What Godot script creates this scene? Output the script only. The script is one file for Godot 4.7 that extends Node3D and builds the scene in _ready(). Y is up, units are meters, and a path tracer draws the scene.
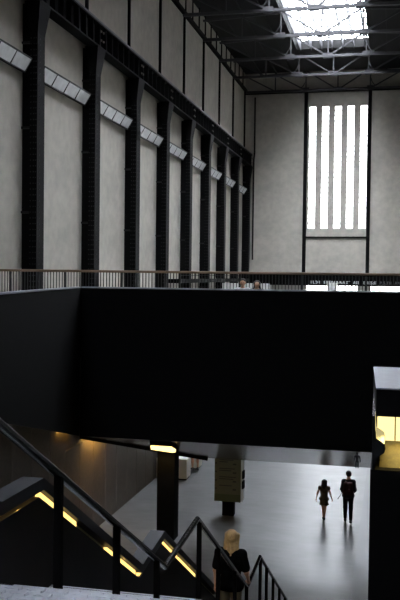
extends Node3D

# World: x = metres right of the camera, y = height above the lower floor, z = minus the distance along the hall.
const EYE := 8.33
const WALL_L := -19.05
const WALL_R := 4.6
const CENTRE := -7.15
const D_END := 109.3
const D_BACK := -28.0
const EAVES := 23.7          # above the eye
const ROOF := 26.0           # above the eye
const BAY := 8.28
const COLS := [33.6, 42.3, 51.1, 59.8, 68.2, 76.4, 84.5, 92.6, 100.8, 108.9]      # far faces of the columns
const COL0 := 42.8

var M := {}
var counts := {}

# ------------------------------------------------------------------ helpers
func P(lat: float, below: float, d: float) -> Vector3:
	return Vector3(lat, EYE - below, -d)

func mb() -> SurfaceTool:
	var st := SurfaceTool.new()
	st.begin(Mesh.PRIMITIVE_TRIANGLES)
	return st

func face(st: SurfaceTool, pts: Array, centre: Vector3, smooth := false) -> void:
	var n: Vector3 = (pts[1] - pts[0]).cross(pts[2] - pts[0])
	if pts.size() > 3 and n.length() < 1e-9:
		n = (pts[2] - pts[0]).cross(pts[3] - pts[0])
	var mid := Vector3.ZERO
	for p in pts: mid += p
	mid /= pts.size()
	var q := pts.duplicate()
	if n.dot(mid - centre) > 0.0: q.reverse()
	st.set_smooth_group(0 if smooth else -1)
	for i in range(1, q.size() - 1):
		st.add_vertex(q[0]); st.add_vertex(q[i]); st.add_vertex(q[i + 1])

func hexa(st: SurfaceTool, b: Array, t: Array) -> void:
	var c := Vector3.ZERO
	for p in b: c += p
	for p in t: c += p
	c /= (b.size() + t.size())
	face(st, b, c); face(st, t, c)
	var n := b.size()
	for i in n:
		var j := (i + 1) % n
		face(st, [b[i], b[j], t[j], t[i]], c)

func box(st: SurfaceTool, a: Vector3, b: Vector3) -> void:
	hexa(st, [Vector3(a.x, a.y, a.z), Vector3(b.x, a.y, a.z), Vector3(b.x, a.y, b.z), Vector3(a.x, a.y, b.z)],
		[Vector3(a.x, b.y, a.z), Vector3(b.x, b.y, a.z), Vector3(b.x, b.y, b.z), Vector3(a.x, b.y, b.z)])

# a box with chamfered edges all round
func cbox(st: SurfaceTool, a: Vector3, b: Vector3, ch: float) -> void:
	var lo := Vector3(minf(a.x, b.x), minf(a.y, b.y), minf(a.z, b.z))
	var hi := Vector3(maxf(a.x, b.x), maxf(a.y, b.y), maxf(a.z, b.z))
	var rings := []
	for k in 4:
		var y: float = [lo.y, lo.y + ch, hi.y - ch, hi.y][k]
		var i: float = [ch, 0.0, 0.0, ch][k]
		var l := lo + Vector3(i, 0, i)
		var h := hi - Vector3(i, 0, i)
		rings.append([Vector3(l.x + ch, y, l.z), Vector3(h.x - ch, y, l.z), Vector3(h.x, y, l.z + ch), Vector3(h.x, y, h.z - ch),
			Vector3(h.x - ch, y, h.z), Vector3(l.x + ch, y, h.z), Vector3(l.x, y, h.z - ch), Vector3(l.x, y, l.z + ch)])
	loft(st, rings, true)

func loft(st: SurfaceTool, rings: Array, caps := true, smooth := false) -> void:
	for k in rings.size() - 1:
		var c := Vector3.ZERO
		for p in rings[k]: c += p
		for p in rings[k + 1]: c += p
		c /= (rings[k].size() + rings[k + 1].size())
		var n: int = rings[k].size()
		for i in n:
			var j := (i + 1) % n
			face(st, [rings[k][i], rings[k][j], rings[k + 1][j], rings[k + 1][i]], c, smooth)
	if caps:
		var mid := Vector3.ZERO
		for p in rings[0]: mid += p
		for p in rings[-1]: mid += p
		mid /= (rings[0].size() + rings[-1].size())
		face(st, rings[0], mid); face(st, rings[-1], mid)

# a straight bar of rectangular section between two points
func bar(st: SurfaceTool, a: Vector3, b: Vector3, w: float, h: float) -> void:
	var f := (b - a).normalized()
	var up := Vector3.UP if absf(f.y) < 0.95 else Vector3.RIGHT
	var s := f.cross(up).normalized() * w * 0.5
	var u := s.cross(f).normalized() * h * 0.5
	hexa(st, [a - s - u, a + s - u, a + s + u, a - s + u], [b - s - u, b + s - u, b + s + u, b - s + u])

func tube(st: SurfaceTool, pts: Array, r: float, sides := 10) -> void:
	var rings := []
	for k in pts.size():
		var d1: Vector3 = (pts[k] - pts[k - 1]).normalized() if k > 0 else (pts[1] - pts[0]).normalized()
		var d2: Vector3 = (pts[k + 1] - pts[k]).normalized() if k < pts.size() - 1 else d1
		var f := (d1 + d2).normalized()
		var up := Vector3.UP if absf(f.y) < 0.95 else Vector3.RIGHT
		var s := f.cross(up).normalized()
		var u := s.cross(f).normalized()
		var grow := 1.0 / maxf(0.5, f.dot(d1))
		var ring := []
		for i in sides:
			var a := TAU * i / sides
			ring.append(pts[k] + s * cos(a) * r + u * sin(a) * r * grow)
		rings.append(ring)
	loft(st, rings, true, true)

# a band swept along a (distance, below-eye) path between two lateral positions
func band(st: SurfaceTool, path: Array, lat0: float, lat1: float, top: float, bottom: float) -> void:
	for k in path.size() - 1:
		var a: Vector2 = path[k]
		var b: Vector2 = path[k + 1]
		hexa(st, [P(lat0, a.y + bottom, a.x), P(lat1, a.y + bottom, a.x), P(lat1, b.y + bottom, b.x), P(lat0, b.y + bottom, b.x)],
			[P(lat0, a.y + top, a.x), P(lat1, a.y + top, a.x), P(lat1, b.y + top, b.x), P(lat0, b.y + top, b.x)])

func disc(st: SurfaceTool, c: Vector3, r: float, n: Vector3, thick: float, sides := 20) -> void:
	tube(st, [c - n * thick * 0.5, c + n * thick * 0.5], r, sides)

func mesh_of(st: SurfaceTool) -> ArrayMesh:
	st.generate_normals()
	return st.commit()

func numbered(called: String) -> String:
	if not counts.has(called):
		counts[called] = 0
		return called
	counts[called] += 1
	return "%s_%03d" % [called, counts[called]]

func put(st, called: String, m: Material, parent: Node = null) -> MeshInstance3D:
	var o := MeshInstance3D.new()
	o.mesh = st if st is Mesh else mesh_of(st)
	o.material_override = m
	if parent == null:
		o.name = numbered(called)
		add_child(o, true)
	else:
		o.name = called
		parent.add_child(o, true)
	return o

func tag(o: Node, label: String, category: String, group := "") -> Node:
	o.set_meta("label", label)
	o.set_meta("category", category)
	if group != "": o.set_meta("group", group)
	return o

func structure(o: Node, label := "", category := "") -> Node:
	o.set_meta("kind", "structure")
	if label != "": o.set_meta("label", label)
	if category != "": o.set_meta("category", category)
	return o

func thing(called: String, at: Vector3, label: String, category: String, group := "") -> Node3D:
	var o := Node3D.new()
	o.name = numbered(called)
	add_child(o)
	o.position = at
	tag(o, label, category, group)
	return o

func again(o: Node3D, called: String, at: Vector3) -> Node3D:
	var c: Node3D = o.duplicate()
	c.name = numbered(called)
	add_child(c)
	c.position = at
	return c

# ------------------------------------------------------------------ materials
func noise_image(size: int, freq: float, seed_: int, base: Color, spread: float, streak := 1.0, coarse := 0.5) -> ImageTexture:
	var a := FastNoiseLite.new(); a.seed = seed_; a.frequency = freq; a.fractal_octaves = 4
	var b := FastNoiseLite.new(); b.seed = seed_ + 7; b.frequency = freq * 0.17; b.fractal_octaves = 3
	var ia := a.get_seamless_image(size, size)
	var ib := b.get_seamless_image(size, size)
	var img := Image.create(size, size, false, Image.FORMAT_RGB8)
	for y in size:
		for x in size:
			var v := (ia.get_pixel(x, int(y * streak) % size).r - 0.5) * (1.0 - coarse) + (ib.get_pixel(x, int(y * streak) % size).r - 0.5) * coarse
			var k := 1.0 + v * spread * 2.0
			img.set_pixel(x, y, Color(clampf(base.r * k, 0, 1), clampf(base.g * k, 0, 1), clampf(base.b * k, 0, 1)))
	return ImageTexture.create_from_image(img)

func mat(col: Color, rough := 0.7, metal := 0.0) -> StandardMaterial3D:
	var m := StandardMaterial3D.new()
	m.albedo_color = col
	m.roughness = rough
	m.metallic = metal
	return m

func tmat(base: Color, rough: float, spread: float, scale: float, seed_: int, freq := 0.03, metal := 0.0, streak := 1.0) -> StandardMaterial3D:
	var m := mat(Color.WHITE, rough, metal)
	m.albedo_texture = noise_image(256, freq, seed_, base, spread, streak)
	m.uv1_triplanar = true
	m.uv1_world_triplanar = true
	m.uv1_scale = Vector3(scale, scale, scale)
	return m

func glow(col: Color, energy: float) -> StandardMaterial3D:
	var m := mat(col, 0.6)
	m.emission_enabled = true
	m.emission = col
	m.emission_energy_multiplier = energy
	return m

func make_materials() -> void:
	M.plaster = tmat(Color(0.72, 0.70, 0.66), 0.9, 0.09, 0.11, 11, 0.035)
	M.floor = tmat(Color(0.29, 0.29, 0.295), 0.3, 0.26, 0.16, 31, 0.03, 0.0, 2.0)
	M.ramp = tmat(Color(0.34, 0.34, 0.345), 0.42, 0.12, 0.16, 33, 0.03)
	M.roof = mat(Color(0.06, 0.056, 0.056), 0.9)
	M.column = tmat(Color(0.03, 0.028, 0.032), 0.7, 0.25, 0.7, 41, 0.05)
	M.column.metallic_specular = 0.25
	M.rivet = mat(Color(0.06, 0.057, 0.063), 0.5)
	M.girder = tmat(Color(0.035, 0.033, 0.038), 0.7, 0.2, 0.6, 43, 0.05)
	M.girder.metallic_specular = 0.25
	M.rail_steel = mat(Color(0.42, 0.42, 0.43), 0.45, 0.5)
	M.bolt = mat(Color(0.45, 0.42, 0.38), 0.5)
	M.truss = mat(Color(0.24, 0.235, 0.25), 0.6)
	M.skyframe = mat(Color(0.42, 0.42, 0.43), 0.6)
	M.lamp_frame = mat(Color(0.08, 0.08, 0.085), 0.5)
	M.brightened_pane = tmat(Color(0.70, 0.71, 0.72), 0.3, 0.2, 0.5, 51, 0.02)
	M.brightened_pane.emission_enabled = true
	M.brightened_pane.emission = Color(0.95, 0.98, 1.0)
	M.brightened_pane.emission_energy_multiplier = 0.13  # faint glow added only to lift the brightness of the panes
	M.half_disc = mat(Color(0.97, 0.97, 0.97), 0.25)
	M.black = mat(Color(0.02, 0.02, 0.024), 0.9)
	M.black.metallic_specular = 0.2
	M.black_gloss = mat(Color(0.025, 0.025, 0.028), 0.2)
	M.black_gloss.metallic_specular = 0.35
	M.edge = mat(Color(0.62, 0.63, 0.66), 0.5)
	M.soffit = tmat(Color(0.5, 0.49, 0.48), 0.25, 0.12, 0.5, 61, 0.05, 0.6, 3.0)
	M.brown_wall = tmat(Color(0.30, 0.26, 0.21), 0.55, 0.2, 0.35, 71, 0.05, 0.0)
	M.wood = mat(Color(0.52, 0.43, 0.34), 0.5)
	M.iron = mat(Color(0.10, 0.10, 0.105), 0.6)
	M.tread = tmat(Color(0.58, 0.59, 0.63), 0.45, 0.08, 4.0, 81, 0.02)
	var bump := Image.create(128, 128, false, Image.FORMAT_RGB8)      # raised lozenges of the tread plate
	for y in 128:
		for x in 128:
			var u := fposmod(x / 32.0, 1.0) - 0.5
			var v := fposmod(y / 32.0, 1.0) - 0.5
			var odd := (x / 32 + y / 32) % 2 == 0
			var e := absf(u) * (1.1 if odd else 3.2) + absf(v) * (3.2 if odd else 1.1)
			var b := clampf((0.62 - e) * 6.0, 0.0, 1.0)
			bump.set_pixel(x, y, Color(b, b, b))
	bump.bump_map_to_normal_map(6.0)
	M.tread.normal_enabled = true
	M.tread.normal_scale = 1.0
	M.tread.normal_texture = ImageTexture.create_from_image(bump)
	M.parapet = tmat(Color(0.075, 0.06, 0.05), 0.7, 0.3, 0.8, 91, 0.05)
	M.parapet.metallic_specular = 0.25
	M.cap = mat(Color(0.06, 0.064, 0.09), 0.5)
	M.cap.metallic_specular = 0.3
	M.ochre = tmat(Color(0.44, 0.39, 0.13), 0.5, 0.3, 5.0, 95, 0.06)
	M.newel_top = tmat(Color(0.45, 0.46, 0.50), 0.38, 0.12, 4.0, 97, 0.08, 0.5)
	M.white = mat(Color(0.86, 0.86, 0.84), 0.6)
	M.cream = mat(Color(0.80, 0.79, 0.74), 0.6)
	M.signface = mat(Color(0.40, 0.39, 0.28), 0.6)
	M.signprint = mat(Color(0.22, 0.21, 0.15), 0.6)
	M.letter = mat(Color(0.88, 0.88, 0.88), 0.6)
	M.letter_dim = mat(Color(0.36, 0.36, 0.37), 0.6)
	M.ground = mat(Color(0.62, 0.62, 0.60), 0.9)
	M.skin = mat(Color(0.78, 0.58, 0.47), 0.55)
	M.hair_blonde = tmat(Color(0.62, 0.50, 0.33), 0.5, 0.35, 3.0, 101, 0.12)
	M.hair_dark = mat(Color(0.09, 0.065, 0.05), 0.5)
	M.cloth_black = mat(Color(0.03, 0.03, 0.034), 0.95)
	M.cloth_black.metallic_specular = 0.1
	M.cloth_khaki = mat(Color(0.30, 0.27, 0.18), 0.85)
	M.cloth_white = mat(Color(0.87, 0.87, 0.88), 0.8)
	M.cloth_dark = mat(Color(0.10, 0.10, 0.13), 0.85)
	M.cloth_maroon = mat(Color(0.24, 0.09, 0.08), 0.8)
	M.cloth_olive = mat(Color(0.34, 0.29, 0.20), 0.85)
	M.cloth_blue = mat(Color(0.20, 0.28, 0.55), 0.8)
	M.cloth_red = mat(Color(0.62, 0.12, 0.12), 0.8)
	M.shoe = mat(Color(0.05, 0.045, 0.045), 0.5)
	M.eye = mat(Color(0.05, 0.04, 0.04), 0.3)
	M.stick = mat(Color(0.42, 0.40, 0.37), 0.6)
	var g := mat(Color(0.93, 0.96, 0.97, 0.08), 0.05)
	g.transparency = BaseMaterial3D.TRANSPARENCY_ALPHA
	M.glass = g
	var g2 := mat(Color(0.55, 0.56, 0.56, 0.5), 0.3)      # half-clear grey tint, added to dim the sky behind the slits
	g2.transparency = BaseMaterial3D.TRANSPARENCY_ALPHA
	M.dimming_glass = g2
	M.strip = glow(Color(1.0, 0.84, 0.50), 1.7)
	M.lamp_lit = glow(Color(1.0, 0.86, 0.58), 2.2)
	M.diffuser = glow(Color(1.0, 0.93, 0.66), 1.3)

# ------------------------------------------------------------------ figures
# A field of tapered capsules joined by a smooth minimum and meshed as surface nets.
func net(st: SurfaceTool, bones: Array, h: float, k := 0.03, grow := 0.0) -> void:
	var lo := Vector3.INF
	var hi := -Vector3.INF
	for b in bones:
		var r: float = maxf(b[2], b[3]) + grow + h * 3.0
		for p in [b[0], b[1]]:
			lo = lo.min(p - Vector3.ONE * r); hi = hi.max(p + Vector3.ONE * r)
	var n := Vector3i(((hi - lo) / h).ceil()) + Vector3i.ONE
	var f := PackedFloat32Array(); f.resize(n.x * n.y * n.z); f.fill(1.0)
	for b in bones:
		var a: Vector3 = b[0]
		var ba: Vector3 = b[1] - b[0]
		var ll := maxf(ba.length_squared(), 1e-8)
		var ra: float = b[2] + grow
		var rb: float = b[3] + grow
		var r := maxf(ra, rb) + k + h * 2.0
		var i0 := Vector3i(((a.min(b[1]) - Vector3.ONE * r - lo) / h).floor()).max(Vector3i.ZERO)
		var i1 := Vector3i(((a.max(b[1]) + Vector3.ONE * r - lo) / h).ceil()).min(n - Vector3i.ONE)
		for z in range(i0.z, i1.z + 1):
			for y in range(i0.y, i1.y + 1):
				var at := (z * n.y + y) * n.x
				for x in range(i0.x, i1.x + 1):
					var pa := lo + Vector3(x, y, z) * h - a
					var t := clampf(pa.dot(ba) / ll, 0.0, 1.0)
					var d := (pa - ba * t).length() - lerpf(ra, rb, t)
					var o := f[at + x]
					var m := maxf(k - absf(o - d), 0.0)
					f[at + x] = minf(o, d) - m * m / (4.0 * k)
	var ids := {}
	var verts := PackedVector3Array()
	var sx := 1
	var sy := n.x
	var sz := n.x * n.y
	for z in n.z - 1:
		for y in n.y - 1:
			for x in n.x - 1:
				var i := z * sz + y * sy + x
				var c := [f[i], f[i + sx], f[i + sy], f[i + sx + sy], f[i + sz], f[i + sx + sz], f[i + sy + sz], f[i + sx + sy + sz]]
				var inside := 0
				for v in c:
					if v < 0.0: inside += 1
				if inside == 0 or inside == 8: continue
				var sum := Vector3.ZERO
				var cnt := 0
				for e in [[0, 1], [2, 3], [4, 5], [6, 7], [0, 2], [1, 3], [4, 6], [5, 7], [0, 4], [1, 5], [2, 6], [3, 7]]:
					var va: float = c[e[0]]
					var vb: float = c[e[1]]
					if (va < 0.0) == (vb < 0.0): continue
					var t := va / (va - vb)
					var pa := Vector3(e[0] & 1, (e[0] >> 1) & 1, e[0] >> 2)
					var pb := Vector3(e[1] & 1, (e[1] >> 1) & 1, e[1] >> 2)
					sum += pa.lerp(pb, t); cnt += 1
				ids[i] = verts.size()
				verts.append(lo + (Vector3(x, y, z) + sum / cnt) * h)
	st.set_smooth_group(0)
	for i in ids:
		for ax in 3:
			var s0: int = [sx, sy, sz][ax]
			var s1: int = [sy, sz, sx][ax]
			var s2: int = [sz, sx, sy][ax]
			var fa := f[i] < 0.0
			var fb := f[i + s0] < 0.0
			if fa == fb or not (ids.has(i - s1) and ids.has(i - s2) and ids.has(i - s1 - s2)): continue
			var q := [verts[ids[i]], verts[ids[i - s1]], verts[ids[i - s1 - s2]], verts[ids[i - s2]]]
			if fa: q.reverse()
			for v in [q[0], q[1], q[2], q[0], q[2], q[3]]: st.add_vertex(v)

func joints(o: Dictionary) -> Dictionary:      # a standing figure 1.75 tall that faces -z; o overrides joints
	var j := {
		head = Vector3(0, 1.63, -0.01), neck = Vector3(0, 1.46, 0.02), chest = Vector3(0, 1.30, 0), waist = Vector3(0, 1.08, 0), pelvis = Vector3(0, 0.95, 0),
		sl = Vector3(-0.18, 1.41, 0.01), sr = Vector3(0.18, 1.41, 0.01), el = Vector3(-0.24, 1.13, 0.03), er = Vector3(0.24, 1.13, 0.03),
		wl = Vector3(-0.25, 0.89, -0.04), wr = Vector3(0.25, 0.89, -0.04), hl = Vector3(-0.09, 0.92, 0), hr = Vector3(0.09, 0.92, 0),
		kl = Vector3(-0.10, 0.50, -0.01), kr = Vector3(0.10, 0.50, -0.01), al = Vector3(-0.10, 0.09, 0.02), ar = Vector3(0.10, 0.09, 0.02)}
	for k in o: j[k] = o[k]
	return j

func hand_bones(w: Vector3, e: Vector3, side: float, curl: float, face_dir: Vector3) -> Array:
	var f := (w - e).normalized()
	var s := (face_dir - f * face_dir.dot(f)).normalized()     # across the palm, towards the thumb
	var nrm := f.cross(s).normalized() * side                  # towards the palm side
	var out := [[w, w + f * 0.085, 0.022, 0.026]]
	var palm := w + f * 0.045
	for q in [[0.027, 0.075, 0.0092], [0.009, 0.085, 0.0095], [-0.010, 0.080, 0.009], [-0.028, 0.062, 0.008]]:
		var root: Vector3 = palm + s * q[0]
		var k1: Vector3 = w + f * 0.092 + s * q[0] * 1.1
		var k2: Vector3 = k1 + (f * cos(curl) + nrm * sin(curl)) * q[1] * 0.55
		var k3: Vector3 = k2 + (f * cos(curl * 2.0) + nrm * sin(curl * 2.0)) * q[1] * 0.5
		out.append([root, k1, 0.014, q[2] + 0.001]); out.append([k1, k2, q[2] + 0.0005, q[2]]); out.append([k2, k3, q[2], q[2] - 0.0015])
	var t0 := w + f * 0.03 + s * 0.02
	var t1 := t0 + (f * 0.6 + s * 0.7 + nrm * 0.35).normalized() * 0.045
	var t2 := t1 + (f * 0.85 + s * 0.2 + nrm * 0.45).normalized() * 0.038
	out.append([t0, t1, 0.014, 0.0115]); out.append([t1, t2, 0.0115, 0.009])
	return out

func skin_bones(j: Dictionary, facing: Vector3) -> Array:
	var right := facing.cross(Vector3.UP).normalized()
	var hd: Vector3 = j.head
	var b := [
		[hd + Vector3(0, 0.035, 0) - facing * 0.015, hd + Vector3(0, 0.02, 0), 0.088, 0.09], [hd + facing * 0.02 - Vector3(0, 0.02, 0), hd + facing * 0.035 - Vector3(0, 0.085, 0), 0.07, 0.036],
		[hd + facing * 0.085 + Vector3(0, 0.015, 0), hd + facing * 0.108 - Vector3(0, 0.022, 0), 0.008, 0.013],
		[hd + right * 0.088 + Vector3(0, 0.02, 0), hd + right * 0.090 - Vector3(0, 0.02, 0), 0.014, 0.010], [hd - right * 0.088 + Vector3(0, 0.02, 0), hd - right * 0.090 - Vector3(0, 0.02, 0), 0.014, 0.010],
		[hd - Vector3(0, 0.06, 0) - facing * 0.01, j.neck, 0.052, 0.056], [j.neck, j.chest, 0.06, 0.12],
		[j.chest + (j.sl - j.sr) * 0.18, j.waist + (j.hl - j.hr) * 0.16, 0.115, 0.10], [j.chest + (j.sr - j.sl) * 0.18, j.waist + (j.hr - j.hl) * 0.16, 0.115, 0.10],
		[j.waist, j.pelvis, 0.12, 0.125], [j.pelvis, j.hl, 0.11, 0.105], [j.pelvis, j.hr, 0.11, 0.105], [j.sl, j.neck, 0.052, 0.05], [j.sr, j.neck, 0.052, 0.05]]
	for s in ["l", "r"]:
		b.append([j["s" + s], j["e" + s], 0.052, 0.040]); b.append([j["e" + s], j["w" + s], 0.039, 0.026])
		b.append([j["h" + s], j["k" + s], 0.088, 0.058]); b.append([j["k" + s], (j["k" + s] as Vector3).lerp(j["a" + s], 0.35), 0.055, 0.054])
		b.append([(j["k" + s] as Vector3).lerp(j["a" + s], 0.35), j["a" + s], 0.054, 0.038])
		var toe: Vector3 = j.get("toe" + s, facing)
		b.append([j["a" + s] - Vector3(0, 0.045, 0) - toe * 0.03, j["a" + s] + toe * 0.14 - Vector3(0, 0.06, 0), 0.038, 0.028])
	return b

# spec: joints, facing, top (material), top_bones, legs (material), hair etc.; cell size h
func person(at: Vector3, turn: float, size: float, spec: Dictionary, label: String, group := "") -> Node3D:
	var o := thing("person", at, label, "person", group)
	o.rotation.y = turn
	o.scale = Vector3.ONE * size
	var j := joints(spec.get("joints", {}))
	var facing: Vector3 = spec.get("facing", Vector3(0, 0, -1))
	var h: float = spec.get("cell", 0.02)
	var st := mb()
	net(st, skin_bones(j, facing), h, 0.035)
	if spec.get("fingers", true):
		for s in ["l", "r"]:
			net(st, hand_bones(j["w" + s], j["e" + s], 1.0 if s == "l" else -1.0, spec.get("curl_" + s, 0.45), spec.get("thumb_" + s, facing)), 0.006, 0.008)
	var body := put(st, "body", M.skin, o)
	var toplen: float = spec.get("sleeve", 0.55)
	var tb := [[j.neck - Vector3(0, 0.05, 0), j.chest, 0.07, 0.125],
		[j.chest + (j.sl - j.sr) * 0.18, j.waist + (j.hl - j.hr) * 0.18, 0.118, 0.108], [j.chest + (j.sr - j.sl) * 0.18, j.waist + (j.hr - j.hl) * 0.18, 0.118, 0.108],
		[j.waist, j.pelvis, 0.125, 0.128], [j.pelvis, j.hl, 0.118, 0.112], [j.pelvis, j.hr, 0.118, 0.112], [j.sl, j.neck - Vector3(0, 0.03, 0), 0.058, 0.052], [j.sr, j.neck - Vector3(0, 0.03, 0), 0.058, 0.052]]
	for s in ["l", "r"]:
		if toplen <= 1.0:
			tb.append([j["s" + s], (j["s" + s] as Vector3).lerp(j["e" + s], toplen), 0.060, 0.062])
		else:
			tb.append([j["s" + s], j["e" + s], 0.060, 0.052]); tb.append([j["e" + s], (j["e" + s] as Vector3).lerp(j["w" + s], toplen - 1.0), 0.052, 0.04])
	st = mb()
	net(st, tb, h, 0.035, 0.012)
	put(st, spec.get("top_name", "shirt"), spec.top, o)
	st = mb()
	if spec.get("skirt", false):
		var sb := []
		for i in 9:
			var a := TAU * i / 9.0
			sb.append([j.pelvis + Vector3(cos(a) * 0.07, 0.03, sin(a) * 0.05), j.pelvis + Vector3(cos(a) * 0.155, -0.27, sin(a) * 0.13), 0.075, 0.05])
		net(st, sb, h, 0.03)
		put(st, "skirt", spec.legs, o)
	else:
		var lb := []
		var leglen: float = spec.get("trouser", 1.9)
		for s in ["l", "r"]:
			lb.append([j.pelvis, j["h" + s], 0.105, 0.10])
			if leglen <= 1.0:
				lb.append([j["h" + s], (j["h" + s] as Vector3).lerp(j["k" + s], leglen), 0.096, 0.086])
			else:
				lb.append([j["h" + s], j["k" + s], 0.092, 0.066]); lb.append([j["k" + s], (j["k" + s] as Vector3).lerp(j["a" + s], leglen - 1.0), 0.066, 0.054])
		net(st, lb, h, 0.03, 0.006)
		put(st, "trousers" if leglen > 1.0 else "shorts", spec.legs, o)
	for s in ["l", "r"]:
		st = mb()
		var toe: Vector3 = j.get("toe" + s, facing)
		net(st, [[j["a" + s] - Vector3(0, 0.03, 0) - toe * 0.035, j["a" + s] + toe * 0.15 - Vector3(0, 0.05, 0), 0.05, 0.038], [j["a" + s], j["a" + s] - Vector3(0, 0.04, 0), 0.045, 0.048]], minf(h, 0.016), 0.02)
		put(st, "shoe", M.shoe, o)
	st = mb()
	var hd: Vector3 = j.head
	var hb := [[hd + Vector3(0, 0.05, 0) - facing * 0.03, hd + Vector3(0, 0.025, 0) - facing * 0.035, 0.096, 0.092]]
	var hl: float = spec.get("hair_len", 0.0)
	if hl > 0.0:
		var side := facing.cross(Vector3.UP).normalized()
		for i in 11:
			var a := -1.15 + 2.3 * i / 10.0
			var back := 0.075 - 0.06 * absf(a)
			var wob := 0.022 * sin(i * 2.4)
			var p0 := hd - facing * (back - 0.02) + side * a * 0.07 + Vector3(0, 0.05, 0)
			var p1 := hd - facing * (back + 0.02) + side * (a * 0.088 + wob) - Vector3(0, hl * 0.42, 0)
			var p2 := hd - facing * (back + 0.028 + wob * 0.5) + side * (a * 0.092 - wob) - Vector3(0, hl * 0.75, 0)
			var p3 := hd - facing * (back + 0.03) + side * (a * 0.085 + wob) - Vector3(0, hl * (1.0 + 0.14 * sin(i * 3.7)), 0)
			hb.append([p0, p1, 0.042, 0.028]); hb.append([p1, p2, 0.03, 0.026]); hb.append([p2, p3, 0.026, 0.010])
	net(st, hb, minf(h, 0.008), 0.014)
	put(st, "hair", spec.hair, o)
	if spec.get("eyes", false):
		for s in [-1.0, 1.0]:
			st = mb()
			var ec: Vector3 = hd + facing * 0.083 + facing.cross(Vector3.UP).normalized() * 0.034 * s + Vector3(0, 0.012, 0)
			net(st, [[ec, ec + Vector3(0.004 * s, 0, 0), 0.012, 0.012]], 0.006, 0.004)
			put(st, "eye", M.eye, body)
	return o

# ------------------------------------------------------------------ scene
func _ready() -> void:
	# camera
	var cam := Camera3D.new()
	cam.name = "camera"
	cam.fov = rad_to_deg(2.0 * atan(300.0 / 850.0))
	cam.near = 0.05
	cam.far = 600.0
	cam.position = Vector3(0, EYE, 0)
	cam.rotation = Vector3(-atan(25.3 / 850.0), deg_to_rad(12.75), 0.012)
	add_child(cam)
	cam.current = true
	# overcast sky, the only daylight
	var sky_m := ProceduralSkyMaterial.new()
	sky_m.sky_top_color = Color(0.93, 0.96, 1.0)
	sky_m.sky_horizon_color = Color(0.97, 0.98, 1.0)
	sky_m.ground_bottom_color = Color(0.45, 0.45, 0.45)
	sky_m.ground_horizon_color = Color(0.6, 0.6, 0.6)
	sky_m.sky_energy_multiplier = 1.0
	sky_m.ground_energy_multiplier = 1.0
	var env := Environment.new()
	env.background_mode = Environment.BG_SKY
	env.background_energy_multiplier = 46.0
	env.sky = Sky.new()
	env.sky.sky_material = sky_m
	env.tonemap_mode = Environment.TONE_MAPPER_LINEAR
	env.tonemap_exposure = 1.0
	env.sdfgi_enabled = true
	env.ssao_enabled = true
	env.ssil_enabled = true
	var we := WorldEnvironment.new()
	we.name = "world_environment"
	we.environment = env
	add_child(we)

	make_materials()
	build_shell()
	build_end_wall()
	build_columns()
	build_girder()
	build_roof()
	build_wall_lamps()
	build_bridge()
	build_under_bridge()
	build_stairs()
	build_newel()
	build_far_things()
	build_people()

func ramp_y(d: float) -> float:
	return clampf((d - 38.0) / 62.0, 0.0, 1.0) * 5.13

func build_shell() -> void:
	var st := mb()
	box(st, Vector3(WALL_L - 0.6, -0.5, 28.0), Vector3(WALL_R + 0.6, 0.0, -38.0))
	structure(put(st, "floor", M.floor), "polished grey concrete floor of the lower level", "floor")
	st = mb()
	hexa(st, [Vector3(WALL_L, -0.5, -38), Vector3(WALL_R, -0.5, -38), Vector3(WALL_R, -0.5, -100), Vector3(WALL_L, -0.5, -100)],
		[Vector3(WALL_L, 0, -38), Vector3(WALL_R, 0, -38), Vector3(WALL_R, 5.13, -100), Vector3(WALL_L, 5.13, -100)])
	box(st, Vector3(WALL_L, -0.5, -100), Vector3(WALL_R, 5.13, -109.9))
	structure(put(st, "floor_ramp", M.ramp), "long grey ramp rising from lower floor to entrance doors", "ramp")
	st = mb()
	box(st, Vector3(-60, 4.6, -109.9), Vector3(50, 5.1, -220))
	structure(put(st, "ground_outside", M.ground), "pale paved ground outside the glass entrance doors", "ground")
	st = mb()
	box(st, Vector3(WALL_L - 0.6, -0.5, 28.6), Vector3(WALL_L, EYE + ROOF + 0.5, -D_END - 0.6))
	structure(put(st, "wall_left", M.plaster), "tall pale grey plaster wall between dark steel columns", "wall")
	st = mb()
	box(st, Vector3(WALL_R, -0.5, 28.6), Vector3(WALL_R + 0.6, EYE + ROOF + 0.5, -D_END - 0.6))
	structure(put(st, "wall_right", M.plaster), "long grey side wall beside the stair", "wall")
	st = mb()
	box(st, Vector3(WALL_L, -0.5, 28.0), Vector3(WALL_R, EYE + ROOF + 0.5, 28.6))
	structure(put(st, "wall_back", M.plaster), "grey wall closing the near end of the hall", "wall")

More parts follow.
